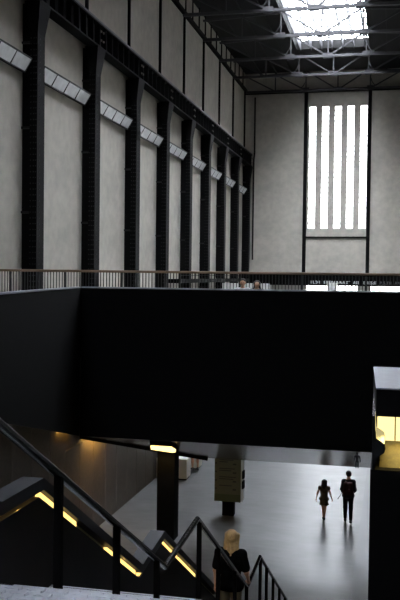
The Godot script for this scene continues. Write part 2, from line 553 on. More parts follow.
const SLIT_TOP := 21.6
const SLIT_BOT := 6.1
func build_end_wall() -> void:
	var z0 := -D_END
	var z1 := -D_END - 0.6
	var st := mb()
	var wl := CENTRE - 4.0
	var wr := CENTRE + 4.0
	var door_l := -10.8
	var door_m := -4.3
	var door_m2 := -2.7
	var top := EYE - 0.8
	# left and right of the window bay
	box(st, Vector3(WALL_L, top, z0), Vector3(wl, EYE + ROOF + 0.5, z1))
	box(st, Vector3(wr, top, z0), Vector3(WALL_R, EYE + ROOF + 0.5, z1))
	box(st, Vector3(wl, EYE + 23.4, z0), Vector3(wr, EYE + ROOF + 0.5, z1))
	# round the doors
	box(st, Vector3(WALL_L, 4.6, z0), Vector3(door_l, top, z1))
	box(st, Vector3(door_m, 4.6, z0), Vector3(door_m2, top, z1))
	box(st, Vector3(3.9, 4.6, z0), Vector3(WALL_R, top, z1))
	var w := put(st, "wall_end", M.plaster)
	structure(w, "pale end wall with tall window bay and entrance doors", "wall")
	# window bay infill, set back a little, in one piece with the piers between the slits
	st = mb()
	var zb0 := z0 - 0.18
	box(st, Vector3(wl, top, zb0), Vector3(wr, EYE + SLIT_BOT, z1))
	box(st, Vector3(wl, EYE + SLIT_TOP, zb0), Vector3(wr, EYE + 23.4, z1))
	var edges := [wl]
	for k in 5:
		var c := -7.1 + (k - 2) * 1.6
		edges.append(c - 0.42); edges.append(c + 0.42)
	edges.append(wr)
	for k in 6:
		box(st, Vector3(edges[k * 2], EYE + SLIT_BOT, zb0), Vector3(edges[k * 2 + 1], EYE + SLIT_TOP, z1))
	put(st, "window_pier", M.plaster, w)
	# steel uprights beside the bay, sill line and head beam
	for x in [wl, wr]:
		st = mb()
		box(st, Vector3(x - 0.22, top, z0 + 0.3), Vector3(x + 0.22, EYE + 23.6, z0 - 0.18))
		put(st, "window_upright", M.column, w)
	st = mb()
	box(st, Vector3(wl, EYE + 4.85, z0 + 0.1), Vector3(wr, EYE + 5.05, zb0))
	put(st, "sill_bar", M.column, w)
	st = mb()
	box(st, Vector3(WALL_L, EYE + 23.3, z0 + 0.3), Vector3(WALL_R, EYE + 23.6, z0))
	put(st, "head_beam", M.column, w)
	var bar_mesh: ArrayMesh
	st = mb(); box(st, Vector3(-0.42, -0.045, -0.05), Vector3(0.42, 0.045, 0.05)); bar_mesh = mesh_of(st)
	var pane_mesh: ArrayMesh
	st = mb(); box(st, Vector3(-0.42, 0, -0.01), Vector3(0.42, SLIT_TOP - SLIT_BOT, 0.01)); pane_mesh = mesh_of(st)
	for k in 5:
		var win := Node3D.new()
		win.name = "window_%d" % (k + 1)
		add_child(win)
		win.position = Vector3(-7.1 + (k - 2) * 1.6, EYE + SLIT_BOT, z0 - 0.4)
		structure(win, "tall narrow window slit glowing with daylight", "window")
		win.set_meta("group", "five window slits of the end wall")
		put(pane_mesh, "pane", M.dimming_glass, win)
		for i in 23:
			var b := put(bar_mesh, "glazing_bar", M.skyframe, win)
			b.position.y = 0.65 * (i + 1)
	# doors: glazed leaves with frames
	var n := 0
	for span in [[door_l, door_m, 8], [door_m2, 3.9, 7]]:
		n += 1
		var dn := Node3D.new()
		dn.name = "door_%d" % n
		add_child(dn)
		dn.position = Vector3(span[0], 5.13, z0 - 0.3)
		structure(dn, ["wide row of bright glass doors under the lettered band", "bright glass doors beside the side wall"][n - 1], "door")
		var wid: float = span[1] - span[0]
		st = mb()
		var leaf: float = wid / span[2]
		for i in int(span[2]) + 1:
			box(st, Vector3(i * leaf - 0.05, 0, -0.06), Vector3(i * leaf + 0.05, 2.4, 0.06))
		box(st, Vector3(0, 2.0, -0.06), Vector3(wid, 2.45, 0.06))
		put(st, "frame", M.column, dn)
		for i in int(span[2]):
			st = mb()
			box(st, Vector3(i * leaf + 0.05, 0.02, -0.01), Vector3((i + 1) * leaf - 0.05, 2.0, 0.01))
			put(st, "pane", M.glass, dn)
	# rain pipe on the end wall
	st = mb()
	tube(st, [P(-17.7, -22.9, D_END - 0.25), P(-17.7, -15.6, D_END - 0.25), P(-17.78, -14.9, D_END - 0.25), P(-17.78, -2.0, D_END - 0.25)], 0.1, 8)
	tag(put(st, "rain_pipe", M.column), "dark vertical pipe running down the end wall corner", "pipe")

func build_columns() -> void:
	var h0 := 0.0
	for k in COLS.size():
		var d: float = COLS[k]
		var base := Vector3(WALL_L, ramp_y(d), -d)
		var o := thing("steel_column", base, "dark riveted steel column standing against the pale plaster wall", "column", "steel columns along the plaster wall")
		h0 = EYE + 14.0 - base.y
		var st := mb()
		box(st, Vector3(0, 0, 0.2), Vector3(0.52, h0, 0.75)); put(st, "web", M.column, o)
		st = mb()
		box(st, Vector3(0.50, 0, 0.0), Vector3(0.92, h0 - 0.9, 0.95)); put(st, "flange", M.column, o)
		st = mb()
		hexa(st, [Vector3(0.5, h0 - 1.6, 0.0), Vector3(0.92, h0 - 1.6, 0.0), Vector3(0.92, h0 - 1.6, 0.95), Vector3(0.5, h0 - 1.6, 0.95)],
			[Vector3(0.3, h0, -0.25), Vector3(1.15, h0, -0.25), Vector3(1.15, h0, 1.2), Vector3(0.3, h0, 1.2)])
		put(st, "bracket_head", M.column, o)
		var y := EYE + 11.9 - base.y
		while y > 0.5:
			st = mb()
			box(st, Vector3(0, y, 0.1), Vector3(0.52, y + 0.12, 0.88)); put(st, "stiffener", M.rivet, o)
			y -= 4.4
		st = mb()
		y = 0.3
		while y < h0 - 1.7:
			for x in [0.56, 0.72, 0.84]:
				box(st, Vector3(x - 0.028, y, 0.95), Vector3(x + 0.028, y + 0.056, 0.975))
			for z in [0.12, 0.68]:
				box(st, Vector3(0.92, y, z - 0.028), Vector3(0.945, y + 0.056, z + 0.028))
			y += 0.3
		put(st, "rivets", M.rivet, o).set_meta("kind", "stuff")
		# the slimmer post above the crane girder
		st = mb()
		box(st, Vector3(0, EYE + 15.6 - base.y, 0.3), Vector3(0.2, EYE + 23.7 - base.y, 0.47))
		put(st, "upper_post", M.column, o)

func build_girder() -> void:
	var o := thing("crane_girder", P(WALL_L + 0.5, -14.0, D_END - 0.4), "long dark steel crane girder carried on the column heads", "girder")
	var L := D_END - 0.4 - 14.0
	var st := mb(); box(st, Vector3(0.10, 0.1, 0), Vector3(0.26, 1.45, L)); put(st, "web", M.girder, o)
	st = mb(); box(st, Vector3(-0.1, 0, 0), Vector3(0.62, 0.1, L)); put(st, "bottom_flange", M.girder, o)
	st = mb(); box(st, Vector3(-0.1, 1.42, 0), Vector3(0.62, 1.52, L)); put(st, "top_flange", M.girder, o)
	st = mb(); box(st, Vector3(0.50, 1.52, 0), Vector3(0.62, 1.64, L)); put(st, "crane_rail", M.rail_steel, o)
	st = mb(); box(st, Vector3(0.12, 0.1, 0), Vector3(0.58, 1.42, 0.06))
	var sm := mesh_of(st)
	var z := 0.5
	while z < L:
		var s := put(sm, "stiffener", M.girder, o)
		s.position.z = z
		z += BAY / 7.0
	st = mb()
	for a in [0.4, 0.95]:
		for b in [0.2, 0.6]:
			box(st, Vector3(0.62, a, b - 0.07), Vector3(0.68, a + 0.12, b + 0.07))
	var bm := mesh_of(st)
	for k in COLS.size():
		var q := put(bm, "bolted_joint", M.bolt, o)
		q.set_meta("kind", "stuff")
		q.position.z = D_END - 0.4 - COLS[k]

func truss_mesh_parts(o: Node3D) -> void:
	# local x from wall to wall, y = 0 at the lower chord
	var half := (WALL_R - WALL_L) * 0.5
	var st := mb(); bar(st, Vector3(-half, 0, 0), Vector3(half, 0, 0), 0.3, 0.26); put(st, "lower_chord", M.truss, o)
	st = mb(); bar(st, Vector3(-half, 1.9, 0), Vector3(-4.0, 2.3, 0), 0.2, 0.2); put(st, "upper_chord", M.truss, o)
	st = mb(); bar(st, Vector3(half, 1.9, 0), Vector3(4.0, 2.3, 0), 0.2, 0.2); put(st, "upper_chord", M.truss, o)
	st = mb(); bar(st, Vector3(-3.95, 2.5, 0), Vector3(3.95, 2.5, 0), 0.2, 0.2); put(st, "upper_chord", M.truss, o)
	for x in [-7.9, -4.0, 0.0, 4.0, 7.9]:
		var t: float = 2.5 if absf(x) < 3.9 else 2.2
		st = mb(); bar(st, Vector3(x, 0, 0), Vector3(x, t, 0), 0.15, 0.15); put(st, "upright", M.truss, o)
	for s in [-1.0, 1.0]:
		st = mb(); bar(st, Vector3(0.25 * s, 0.1, 0), Vector3(3.9 * s, 2.4, 0), 0.15, 0.15); put(st, "diagonal", M.truss, o)
		st = mb(); bar(st, Vector3(4.2 * s, 0.1, 0), Vector3(7.9 * s, 2.1, 0), 0.15, 0.15); put(st, "diagonal", M.truss, o)
		st = mb(); bar(st, Vector3(8.1 * s, 0.1, 0), Vector3(11.5 * s, 1.9, 0), 0.15, 0.15); put(st, "diagonal", M.truss, o)
		st = mb(); box(st, Vector3(4.0 * s - 0.4, -0.25, -0.05), Vector3(4.0 * s + 0.4, 0.35, 0.05)); put(st, "gusset", M.truss, o)
		# curved knee between the lower chord and the skylight kerb
		st = mb()
		var arc := []
		for i in 9:
			var a := PI * 0.5 * i / 8.0
			arc.append(Vector3((4.0 + 0.9 * (1.0 - sin(a)) - 0.1) * s, 0.3 + 2.1 * (1.0 - cos(a)), 0))
		tube(st, arc, 0.06, 6); put(st, "knee_brace", M.truss, o)
	st = mb(); box(st, Vector3(-0.5, -0.25, -0.05), Vector3(0.5, 0.3, 0.05)); put(st, "gusset", M.truss, o)

const SKYLIGHTS := [[-12.0, 2.0], [35.0, 98.5]]     # one over the stair, one beyond the bridge
const SKY_HALF := 4.1
const WELL := 1.0
func build_roof() -> void:
	var y0 := EYE + ROOF
	var st := mb()
	box(st, Vector3(WALL_L, y0, 28.0), Vector3(CENTRE - SKY_HALF, y0 + 0.5, -D_END))
	box(st, Vector3(CENTRE + SKY_HALF, y0, 28.0), Vector3(WALL_R, y0 + 0.5, -D_END))
	var from := -28.0
	for s in SKYLIGHTS:
		box(st, Vector3(CENTRE - SKY_HALF, y0, -from), Vector3(CENTRE + SKY_HALF, y0 + 0.5, -s[0]))
		from = s[1]
	box(st, Vector3(CENTRE - SKY_HALF, y0, -from), Vector3(CENTRE + SKY_HALF, y0 + 0.5, -D_END))
	var c := put(st, "ceiling", M.roof)
	structure(c, "dark roof deck above the steel trusses", "ceiling")
	# upstand walls of the skylights
	for k in SKYLIGHTS:
		for s in [-1.0, 1.0]:
			st = mb(); box(st, Vector3(CENTRE + SKY_HALF * s, y0 + 0.5, -k[0]), Vector3(CENTRE + (SKY_HALF + 0.3) * s, y0 + WELL, -k[1])); put(st, "skylight_upstand", M.roof, c)
		for e in [[k[0], k[0] - 0.3], [k[1], k[1] + 0.3]]:
			st = mb(); box(st, Vector3(CENTRE - SKY_HALF - 0.3, y0 + 0.5, -e[0]), Vector3(CENTRE + SKY_HALF + 0.3, y0 + WELL, -e[1])); put(st, "skylight_upstand", M.roof, c)
	# purlins running along the hall
	for x in [-17.0, -15.0, -13.0, -1.2, 0.8, 2.8]:
		st = mb(); box(st, Vector3(x - 0.09, y0 - 0.28, -24), Vector3(x + 0.09, y0, -D_END)); put(st, "purlin", M.roof, c)
	# eaves beam along the wall
	st = mb(); box(st, Vector3(WALL_L, EYE + EAVES - 0.1, -14), Vector3(WALL_L + 0.3, EYE + EAVES + 0.25, -D_END)); put(st, "eaves_beam", M.column, c)
	# lattice of short struts above the eaves
	st = mb(); bar(st, Vector3(WALL_L + 0.2, EYE + EAVES + 0.2, 0), Vector3(WALL_L + 0.2, EYE + ROOF, 0), 0.12, 0.12)
	var sm := mesh_of(st)
	var d := COL0 - 8.2
	while d < D_END - 1.0:
		var s := put(sm, "eaves_strut", M.column, c)
		s.position.z = -d
		d += BAY / 3.0
	# trusses
	var tr := thing("roof_truss", Vector3(CENTRE, EYE + 23.5, -(COL0 - 0.4)), "dark steel roof truss spanning the hall under the skylight", "truss", "roof trusses across the hall")
	truss_mesh_parts(tr)
	for k in [-2, -1, 1, 2, 3, 4, 5, 6, 7, 8]:
		again(tr, "roof_truss", Vector3(CENTRE, EYE + 23.5, -(COL0 - 0.4 + BAY * k)))
	# skylights: kerb, glazing bars, added baffles and panes
	var number := 5
	for k in SKYLIGHTS:
		number += 1
		var sk := Node3D.new()
		sk.name = "window_%d" % number
		add_child(sk)
		sk.position = Vector3(CENTRE, y0 + WELL - 0.5, 0)
		structure(sk, "glazed skylight in the roof above the stair" if number == 6 else "long glazed skylight along the middle of the roof", "skylight")
		for s in [-1.0, 1.0]:
			st = mb(); box(st, Vector3(SKY_HALF * s - 0.15, 0.5, -k[0]), Vector3(SKY_HALF * s + 0.15, 0.9, -k[1])); put(st, "kerb", M.skyframe, sk)
		var nd := int(roundf((k[1] - k[0]) / 2.3))
		var step: float = (k[1] - k[0]) / nd
		st = mb(); box(st, Vector3(-SKY_HALF, 0.62, -0.05), Vector3(SKY_HALF, 0.78, 0.05)); var cross := mesh_of(st)
		var pw := SKY_HALF * 0.5
		st = mb(); box(st, Vector3(-pw * 0.5 + 0.02, 0.69, -step + 0.03), Vector3(pw * 0.5 - 0.02, 0.71, -0.03)); var pane := mesh_of(st)
		for i in nd + 1:
			var q := put(cross, "glazing_bar", M.skyframe, sk)
			q.position.z = -(k[0] + step * i)
		for x in [-pw, 0.0, pw]:
			st = mb(); box(st, Vector3(x - 0.04, 0.6, -k[0]), Vector3(x + 0.04, 0.8, -k[1])); put(st, "glazing_bar", M.skyframe, sk)
		for i in 7:
			st = mb(); box(st, Vector3(-3.6 + 1.2 * i - 0.03, -0.7, -k[0]), Vector3(-3.6 + 1.2 * i + 0.03, 0.55, -k[1])); put(st, "added_baffle", M.truss, sk)  # deep fins added to keep skylight off the upper walls
		for i in nd:
			for x in [-1.5, -0.5, 0.5, 1.5]:
				var q := put(pane, "pane", M.glass, sk)
				q.position = Vector3(x * pw, 0, -(k[0] + step * i))

func build_wall_lamps() -> void:
	# glazed floodlight boxes leaning out from the wall, one in each bay
	var L := BAY - 1.15
	var proto: Node3D = null
	for k in range(-1, 8):
		var at := P(WALL_L, -10.4, COLS[k + 2] - 1.0)        # far end, lower edge
		if proto != null:
			var c := again(proto, "wall_floodlight_box", at)
			if k == 2:
				var st2 := mb()
				var ring := []
				for i in 13:
					var a := PI * i / 12.0
					ring.append(Vector3(0.30 - 0.02, 0.06, L * 0.78) + Vector3(0.34 * sin(a) * 0.55, 0.5 * sin(a), 0.62 * cos(a)))
				var ring2 := []
				for p in ring: ring2.append(p + Vector3(0.06, -0.03, 0))
				hexa(st2, ring, ring2)
				put(st2, "white_half_disc", M.half_disc, c)  # white half disc added for the bright spot on this pane
				tag(c, "glazed wall floodlight box with a white dish showing", "light box")
				c.remove_meta("group")
			continue
		var o := thing("wall_floodlight_box", at, "glazed floodlight box leaning out from the wall between two columns", "light box", "floodlight boxes along the plaster wall")
		# section: lower edge 0.25 out from the wall, upper edge 0.62 out and 0.66 higher
		var a := Vector2(0.25, 0.0)
		var b := Vector2(0.62, 0.66)
		var st := mb()
		hexa(st, [Vector3(0, 0.05, 0), Vector3(a.x - 0.03, 0.0, 0), Vector3(b.x - 0.03, b.y, 0), Vector3(0, b.y, 0)],
			[Vector3(0, 0.05, L), Vector3(a.x - 0.03, 0.0, L), Vector3(b.x - 0.03, b.y, L), Vector3(0, b.y, L)])
		put(st, "housing", M.lamp_frame, o)
		for i in 4:
			var z0 := L * i / 4.0 + 0.05
			var z1 := L * (i + 1) / 4.0 - 0.05
			st = mb()
			hexa(st, [Vector3(a.x - 0.03, a.y + 0.02, z0), Vector3(a.x + 0.01, a.y + 0.02, z0), Vector3(b.x + 0.01, b.y - 0.04, z0), Vector3(b.x - 0.03, b.y - 0.04, z0)],
				[Vector3(a.x - 0.03, a.y + 0.02, z1), Vector3(a.x + 0.01, a.y + 0.02, z1), Vector3(b.x + 0.01, b.y - 0.04, z1), Vector3(b.x - 0.03, b.y - 0.04, z1)])
			put(st, "pane", M.brightened_pane, o)
		for i in 5:
			st = mb()
			bar(st, Vector3(a.x, a.y, clampf(L * i / 4.0, 0.03, L - 0.03)), Vector3(b.x, b.y, clampf(L * i / 4.0, 0.03, L - 0.03)), 0.06, 0.08)
			put(st, "mullion", M.lamp_frame, o)
		st = mb(); box(st, Vector3(b.x - 0.08, b.y - 0.03, 0), Vector3(b.x + 0.04, b.y + 0.05, L)); put(st, "frame_rail", M.lamp_frame, o)
		st = mb(); box(st, Vector3(a.x - 0.06, a.y - 0.05, 0), Vector3(a.x + 0.04, a.y + 0.03, L)); put(st, "frame_rail", M.lamp_frame, o)
		proto = o

const BR0 := 24.7      # near face of the bridge
const BR1 := 27.2
const SOFFIT := 5.03
func build_bridge() -> void:
	var o := thing("footbridge", P(CENTRE, SOFFIT, BR0), "black steel footbridge with solid parapet crossing the hall", "bridge")
	var off := o.position
	var pts := func(arr: Array) -> Array:
		var r := []
		for p in arr: r.append(p - off)
		return r
	# near parapet / fascia
	var st := mb()
	hexa(st, pts.call([P(-9.35, SOFFIT, BR0), P(WALL_R - 0.03, SOFFIT, BR0), P(WALL_R - 0.03, SOFFIT, BR0 + 0.15), P(-9.35, SOFFIT, BR0 + 0.15)]),
		pts.call([P(-9.35, 0.45, BR0), P(WALL_R - 0.03, 0.45, BR0), P(WALL_R - 0.03, 0.45, BR0 + 0.15), P(-9.35, 0.45, BR0 + 0.15)]))
	put(st, "fascia", M.black, o)
	# return towards the stair on the left
	st = mb()
	hexa(st, pts.call([P(-9.35, SOFFIT, BR0), P(-7.5, 2.8, 14.8), P(-7.65, 2.8, 14.8), P(-9.5, SOFFIT, BR0 + 0.15)]),
		pts.call([P(-9.35, 0.45, BR0), P(-7.5, 0.45, 14.8), P(-7.65, 0.45, 14.8), P(-9.5, 0.45, BR0 + 0.15)]))
	put(st, "side_fascia", M.black, o)
	st = mb()
	box(st, P(WALL_L + 0.03, 2.8, 14.65) - off, P(-7.5, 0.45, 14.8) - off)
	put(st, "end_fascia", M.black, o)
	# deck
	st = mb()
	hexa(st, pts.call([P(WALL_L + 0.03, 1.9, BR0 + 0.15), P(WALL_R - 0.03, 1.9, BR0 + 0.15), P(WALL_R - 0.03, 1.9, BR1), P(WALL_L + 0.03, 1.9, BR1)]),
		pts.call([P(WALL_L + 0.03, 1.5, BR0 + 0.15), P(WALL_R - 0.03, 1.5, BR0 + 0.15), P(WALL_R - 0.03, 1.5, BR1), P(WALL_L + 0.03, 1.5, BR1)]))
	put(st, "deck", M.ramp, o)
	st = mb()
	hexa(st, pts.call([P(WALL_L + 0.03, 2.6, 14.8), P(-7.65, 2.6, 14.8), P(-9.5, 2.6, BR0 + 0.15), P(WALL_L + 0.03, 2.6, BR0 + 0.15)]),
		pts.call([P(WALL_L + 0.03, 1.5, 14.8), P(-7.65, 1.5, 14.8), P(-9.5, 1.5, BR0 + 0.15), P(WALL_L + 0.03, 1.5, BR0 + 0.15)]))
	put(st, "side_deck", M.ramp, o)
	# the flat underside behind the fascia
	st = mb()
	hexa(st, pts.call([P(WALL_L + 0.03, SOFFIT, BR0 + 0.15), P(WALL_R - 0.03, SOFFIT, BR0 + 0.15), P(WALL_R - 0.03, SOFFIT, BR1), P(WALL_L + 0.03, SOFFIT, BR1)]),
		pts.call([P(WALL_L + 0.03, 1.9, BR0 + 0.15), P(WALL_R - 0.03, 1.9, BR0 + 0.15), P(WALL_R - 0.03, 1.9, BR1), P(WALL_L + 0.03, 1.9, BR1)]))
	put(st, "box_beam", M.black, o)
	# pale coping on the parapet
	st = mb()
	hexa(st, pts.call([P(-9.35, 0.45, BR0 - 0.02), P(WALL_R - 0.03, 0.45, BR0 - 0.02), P(WALL_R - 0.03, 0.45, BR0 + 0.2), P(-9.35, 0.45, BR0 + 0.2)]),
		pts.call([P(-9.35, 0.41, BR0 - 0.02), P(WALL_R - 0.03, 0.41, BR0 - 0.02), P(WALL_R - 0.03, 0.41, BR0 + 0.2), P(-9.35, 0.41, BR0 + 0.2)]))
	put(st, "coping", M.edge, o)
	st = mb()
	hexa(st, pts.call([P(-9.35, 0.45, BR0 - 0.02), P(-7.48, 0.45, 14.8), P(-7.7, 0.45, 14.8), P(-9.55, 0.45, BR0 + 0.2)]),
		pts.call([P(-9.35, 0.41, BR0 - 0.02), P(-7.48, 0.41, 14.8), P(-7.7, 0.41, 14.8), P(-9.55, 0.41, BR0 + 0.2)]))
	put(st, "coping", M.edge, o)
	# sloping polished underside, its left edge cut on the skew
	st = mb()
	var e := SOFFIT + 0.40 * (BR1 - BR0)
	hexa(st, pts.call([P(-9.35, SOFFIT + 0.01, BR0 + 0.02), P(WALL_R - 0.03, SOFFIT + 0.01, BR0 + 0.02), P(WALL_R - 0.03, e, BR1), P(-5.9, e, BR1)]),
		pts.call([P(-9.35, SOFFIT, BR0 + 0.05), P(WALL_R - 0.03, SOFFIT, BR0 + 0.05), P(WALL_R - 0.03, SOFFIT, BR1), P(-5.9, SOFFIT, BR1)]))
	put(st, "polished_soffit", M.soffit, o)
	st = mb()
	bar(st, P(-9.5, SOFFIT + 0.0, BR0 - 0.05) - off, P(-5.85, e + 0.03, BR1) - off, 0.12, 0.10)
	put(st, "soffit_edge", M.black, o)
	# far balustrade
	var f := thing("balustrade", P(CENTRE, 1.5, BR1 - 0.2), "iron balustrade with brown wooden handrail along the footbridge", "railing")
	var half := (WALL_R - WALL_L) * 0.5 - 0.15
	st = mb(); cbox(st, Vector3(-half, 1.535, -0.06), Vector3(half, 1.615, 0.06), 0.015); put(st, "handrail", M.wood, f)
	st = mb(); box(st, Vector3(-half, 0.35, -0.03), Vector3(half, 0.41, 0.03)); put(st, "lower_rail", M.iron, f)
	st = mb(); box(st, Vector3(-half, 0, -0.1), Vector3(half, 0.35, 0.1)); put(st, "kerb", M.black, f)
	st = mb(); box(st, Vector3(-0.011, 0.41, -0.011), Vector3(0.011, 1.54, 0.011)); var bm := mesh_of(st)
	st = mb(); box(st, Vector3(-0.035, 0.35, -0.035), Vector3(0.035, 1.54, 0.035)); var pm := mesh_of(st)
	var x := -half + 0.06
	var i := 0
	while x < half:
		var q := put(pm if i % 19 == 0 else bm, "post" if i % 19 == 0 else "baluster", M.iron, f)
		q.position.x = x
		x += 0.105
		i += 1

func lamp_light(at: Vector3, dir: Vector3, size: Vector2, col: Color, energy: float, parent: Node3D) -> void:
	var l := AreaLight3D.new()
	l.name = "light"
	l.area_size = size
	l.light_color = col
	l.light_energy = energy
	l.area_range = 40.0
	l.shadow_enabled = true
	parent.add_child(l)
	l.position = at
	l.basis = Basis.looking_at(dir, Vector3.UP if absf(dir.y) < 0.95 else Vector3.FORWARD)

func build_under_bridge() -> void:
	# ribbed metal wall below the bridge
	var st := mb()
	box(st, Vector3(-9.6, 0, -14.8), Vector3(-9.34, EYE - 2.6, -25.0))
	box(st, Vector3(-9.6, 0, -25.0), Vector3(-9.34, EYE - 5.2, -40.0))
	var w := put(st, "wall_under_bridge", M.brown_wall)
	structure(w, "brown metal panelled wall below the footbridge", "wall")
	st = mb(); box(st, Vector3(-9.34, 0.0, -1.17), Vector3(-9.30, EYE - 5.25, 0.0)); var pan := mesh_of(st)
	st = mb(); box(st, Vector3(-9.34, 0.0, -1.17), Vector3(-9.30, EYE - 2.75, 0.0)); var pan2 := mesh_of(st)
	var d := 15.0
	while d < 38.0:
		var q := put(pan2 if d < 23.0 else pan, "panel", M.brown_wall, w)
		q.position.z = -d
		d += 1.2
	# black square column
	st = mb()
	hexa(st, [Vector3(-7.08, 0, -25.5), Vector3(-6.52, 0, -25.5), Vector3(-6.52, 0, -26.06), Vector3(-7.08, 0, -26.06)],
		[P(-7.08, SOFFIT + 0.32, 25.5), P(-6.52, SOFFIT + 0.32, 25.5), P(-6.52, SOFFIT + 0.545, 26.06), P(-7.08, SOFFIT + 0.545, 26.06)])
	tag(put(st, "bridge_column", M.black), "thick black square column holding up the footbridge", "column")
	# bright lamp recessed in the soffit beside the column
	var o := thing("soffit_lamp", P(-6.78, SOFFIT + 0.13, BR0 + 0.42), "bright rectangular lamp glowing under the footbridge beside the black column", "lamp")
	st = mb(); hexa(st, [Vector3(-0.36, -0.06, 0.30), Vector3(0.36, -0.06, 0.30), Vector3(0.36, -0.27, -0.30), Vector3(-0.36, -0.27, -0.30)],
		[Vector3(-0.36, 0.10, 0.30), Vector3(0.36, 0.10, 0.30), Vector3(0.36, -0.10, -0.30), Vector3(-0.36, -0.10, -0.30)]); put(st, "housing", M.black, o)
	st = mb(); hexa(st, [Vector3(-0.33, -0.20, 0.24), Vector3(0.33, -0.26, 0.24), Vector3(0.33, -0.34, -0.20), Vector3(-0.33, -0.28, -0.20)],
		[Vector3(-0.33, -0.06, 0.30), Vector3(0.33, -0.06, 0.30), Vector3(0.33, -0.25, -0.28), Vector3(-0.33, -0.25, -0.28)]); put(st, "diffuser", M.lamp_lit, o)
	lamp_light(Vector3(0, -0.42, 0), Vector3(0, -1, 0), Vector2(0.6, 0.4), Color(1.0, 0.84, 0.55), 1.0, o)
	# a second lamp by the wall, hidden from the stair by the parapet
	o = thing("wall_lamp", P(-9.1, SOFFIT, BR0 + 1.2), "long warm lamp under the footbridge beside the brown wall", "lamp")
	st = mb(); box(st, Vector3(-0.14, -0.025, -0.85), Vector3(0.14, 0.0, 0.85)); put(st, "housing", M.black, o)
	st = mb(); box(st, Vector3(-0.12, -0.045, -0.82), Vector3(0.12, -0.025, 0.82)); put(st, "diffuser", M.lamp_lit, o)
	lamp_light(Vector3(0, -0.05, 0), Vector3(-0.3, -1, 0).normalized(), Vector2(0.2, 1.6), Color(1.0, 0.80, 0.42), 9.0, o)
	o = thing("wall_lamp", P(-9.28, 4.45, 23.4), "short warm lamp on the brown wall behind the side fascia", "lamp")
	st = mb(); box(st, Vector3(-0.018, -0.025, -0.75), Vector3(0.014, 0.0, 0.75)); put(st, "housing", M.black, o)
	st = mb(); box(st, Vector3(-0.014, -0.045, -0.73), Vector3(0.012, -0.025, 0.73)); put(st, "diffuser", M.lamp_lit, o)
	lamp_light(Vector3(0, -0.05, 0), Vector3(0, -1, 0), Vector2(0.02, 1.4), Color(1.0, 0.80, 0.42), 2.2, o)
	# sign
	var s := thing("sign_totem", Vector3(-5.42, 0, -28.6), "olive information sign panel on a black post under the footbridge", "sign")
	st = mb(); box(st, Vector3(-0.46, 0.52, -0.55), Vector3(0.46, 2.55, 0.0)); var sp := put(st, "panel", M.signface, s)
	st = mb(); box(st, Vector3(0.46, 0.52, -0.55), Vector3(0.475, 2.55, 0.005)); put(st, "side_panel", M.white, s)
	st = mb(); box(st, Vector3(-0.2, 0, -0.42), Vector3(0.2, 0.52, -0.1)); put(st, "post", M.black, s)
	st = mb(); box(st, Vector3(-0.46, 0.52, 0.0), Vector3(0.46, 0.78, 0.006)); put(st, "foot_band", mat(Color(0.30, 0.33, 0.18), 0.6), sp)
	for r in [[1.95, 0.5], [1.88, 0.3], [1.65, 0.55], [1.58, 0.42], [1.36, 0.6], [1.29, 0.5], [1.06, 0.45]]:
		st = mb(); box(st, Vector3(-0.30, r[0], 0.0), Vector3(-0.30 + r[1], r[0] + 0.03, 0.004)); put(st, "printed_line", M.signprint, sp)
	for yy in [1.80, 1.50, 1.20, 0.92]:
		st = mb(); box(st, Vector3(0.18, yy, 0.0), Vector3(0.30, yy + 0.05, 0.004)); put(st, "printed_arrow", M.signprint, sp)
		st = mb(); box(st, Vector3(-0.44, yy + 0.02, 0.0), Vector3(-0.38, yy + 0.07, 0.004)); put(st, "printed_icon", M.signprint, sp)
	for yy in [1.30, 0.95]:
		st = mb(); box(st, Vector3(0.475, yy, -0.42), Vector3(0.53, yy + 0.26, -0.14)); put(st, "leaflet_holder", M.black, s)
	# white counters
	st = mb(); cbox(st, Vector3(-9.25, 0.06, -33.2), Vector3(-7.98, 0.86, -33.9), 0.02)
	var cn := thing("counter", Vector3.ZERO, "white boxy counter block standing by the brown wall", "counter")
	put(st, "block", M.cream, cn)
	st = mb(); box(st, Vector3(-9.2, 0, -33.25), Vector3(-8.03, 0.06, -33.85)); put(st, "plinth", M.black, cn)
	st = mb(); cbox(st, Vector3(-8.8, 0.05, -35.2), Vector3(-7.95, 0.46, -35.9), 0.02)
	var bn := thing("bench_block", Vector3.ZERO, "low white block bench behind the white counter", "bench")
	put(st, "block", M.cream, bn)
	st = mb(); box(st, Vector3(-8.75, 0, -35.25), Vector3(-8.0, 0.05, -35.85)); put(st, "plinth", M.black, bn)
	# pale kerb strip along the floor
	st = mb(); box(st, Vector3(-0.92, 0, -16), Vector3(-0.5, 0.02, -38.0))
	structure(put(st, "trim_1", M.rail_steel), "grey metal edging strip along the polished floor", "floor strip")
	# small human-shaped cut-out hanging at the edge of the soffit
	st = mb()
	var g := P(-0.91, 5.50, 25.0)
	net(st, [[g + Vector3(0, 0.36, 0), g + Vector3(0, 0.37, 0), 0.035, 0.035], [g + Vector3(-0.05, 0.28, 0), g + Vector3(0.05, 0.28, 0), 0.03, 0.03],
		[g + Vector3(-0.07, 0.27, 0), g + Vector3(-0.09, 0.12, 0), 0.018, 0.014], [g + Vector3(0.07, 0.27, 0), g + Vector3(0.09, 0.12, 0), 0.018, 0.014],
		[g + Vector3(0, 0.28, 0), g + Vector3(0, 0.15, 0), 0.05, 0.04], [g + Vector3(-0.03, 0.13, 0), g + Vector3(-0.03, -0.06, 0), 0.026, 0.016], [g + Vector3(0.03, 0.13, 0), g + Vector3(0.03, -0.06, 0), 0.026, 0.016]], 0.01, 0.012)
	var hs := put(st, "hanging_figure_sign", M.cloth_dark)
	tag(hs, "tiny dark human-shaped figure at the edge of the polished soffit", "figure")

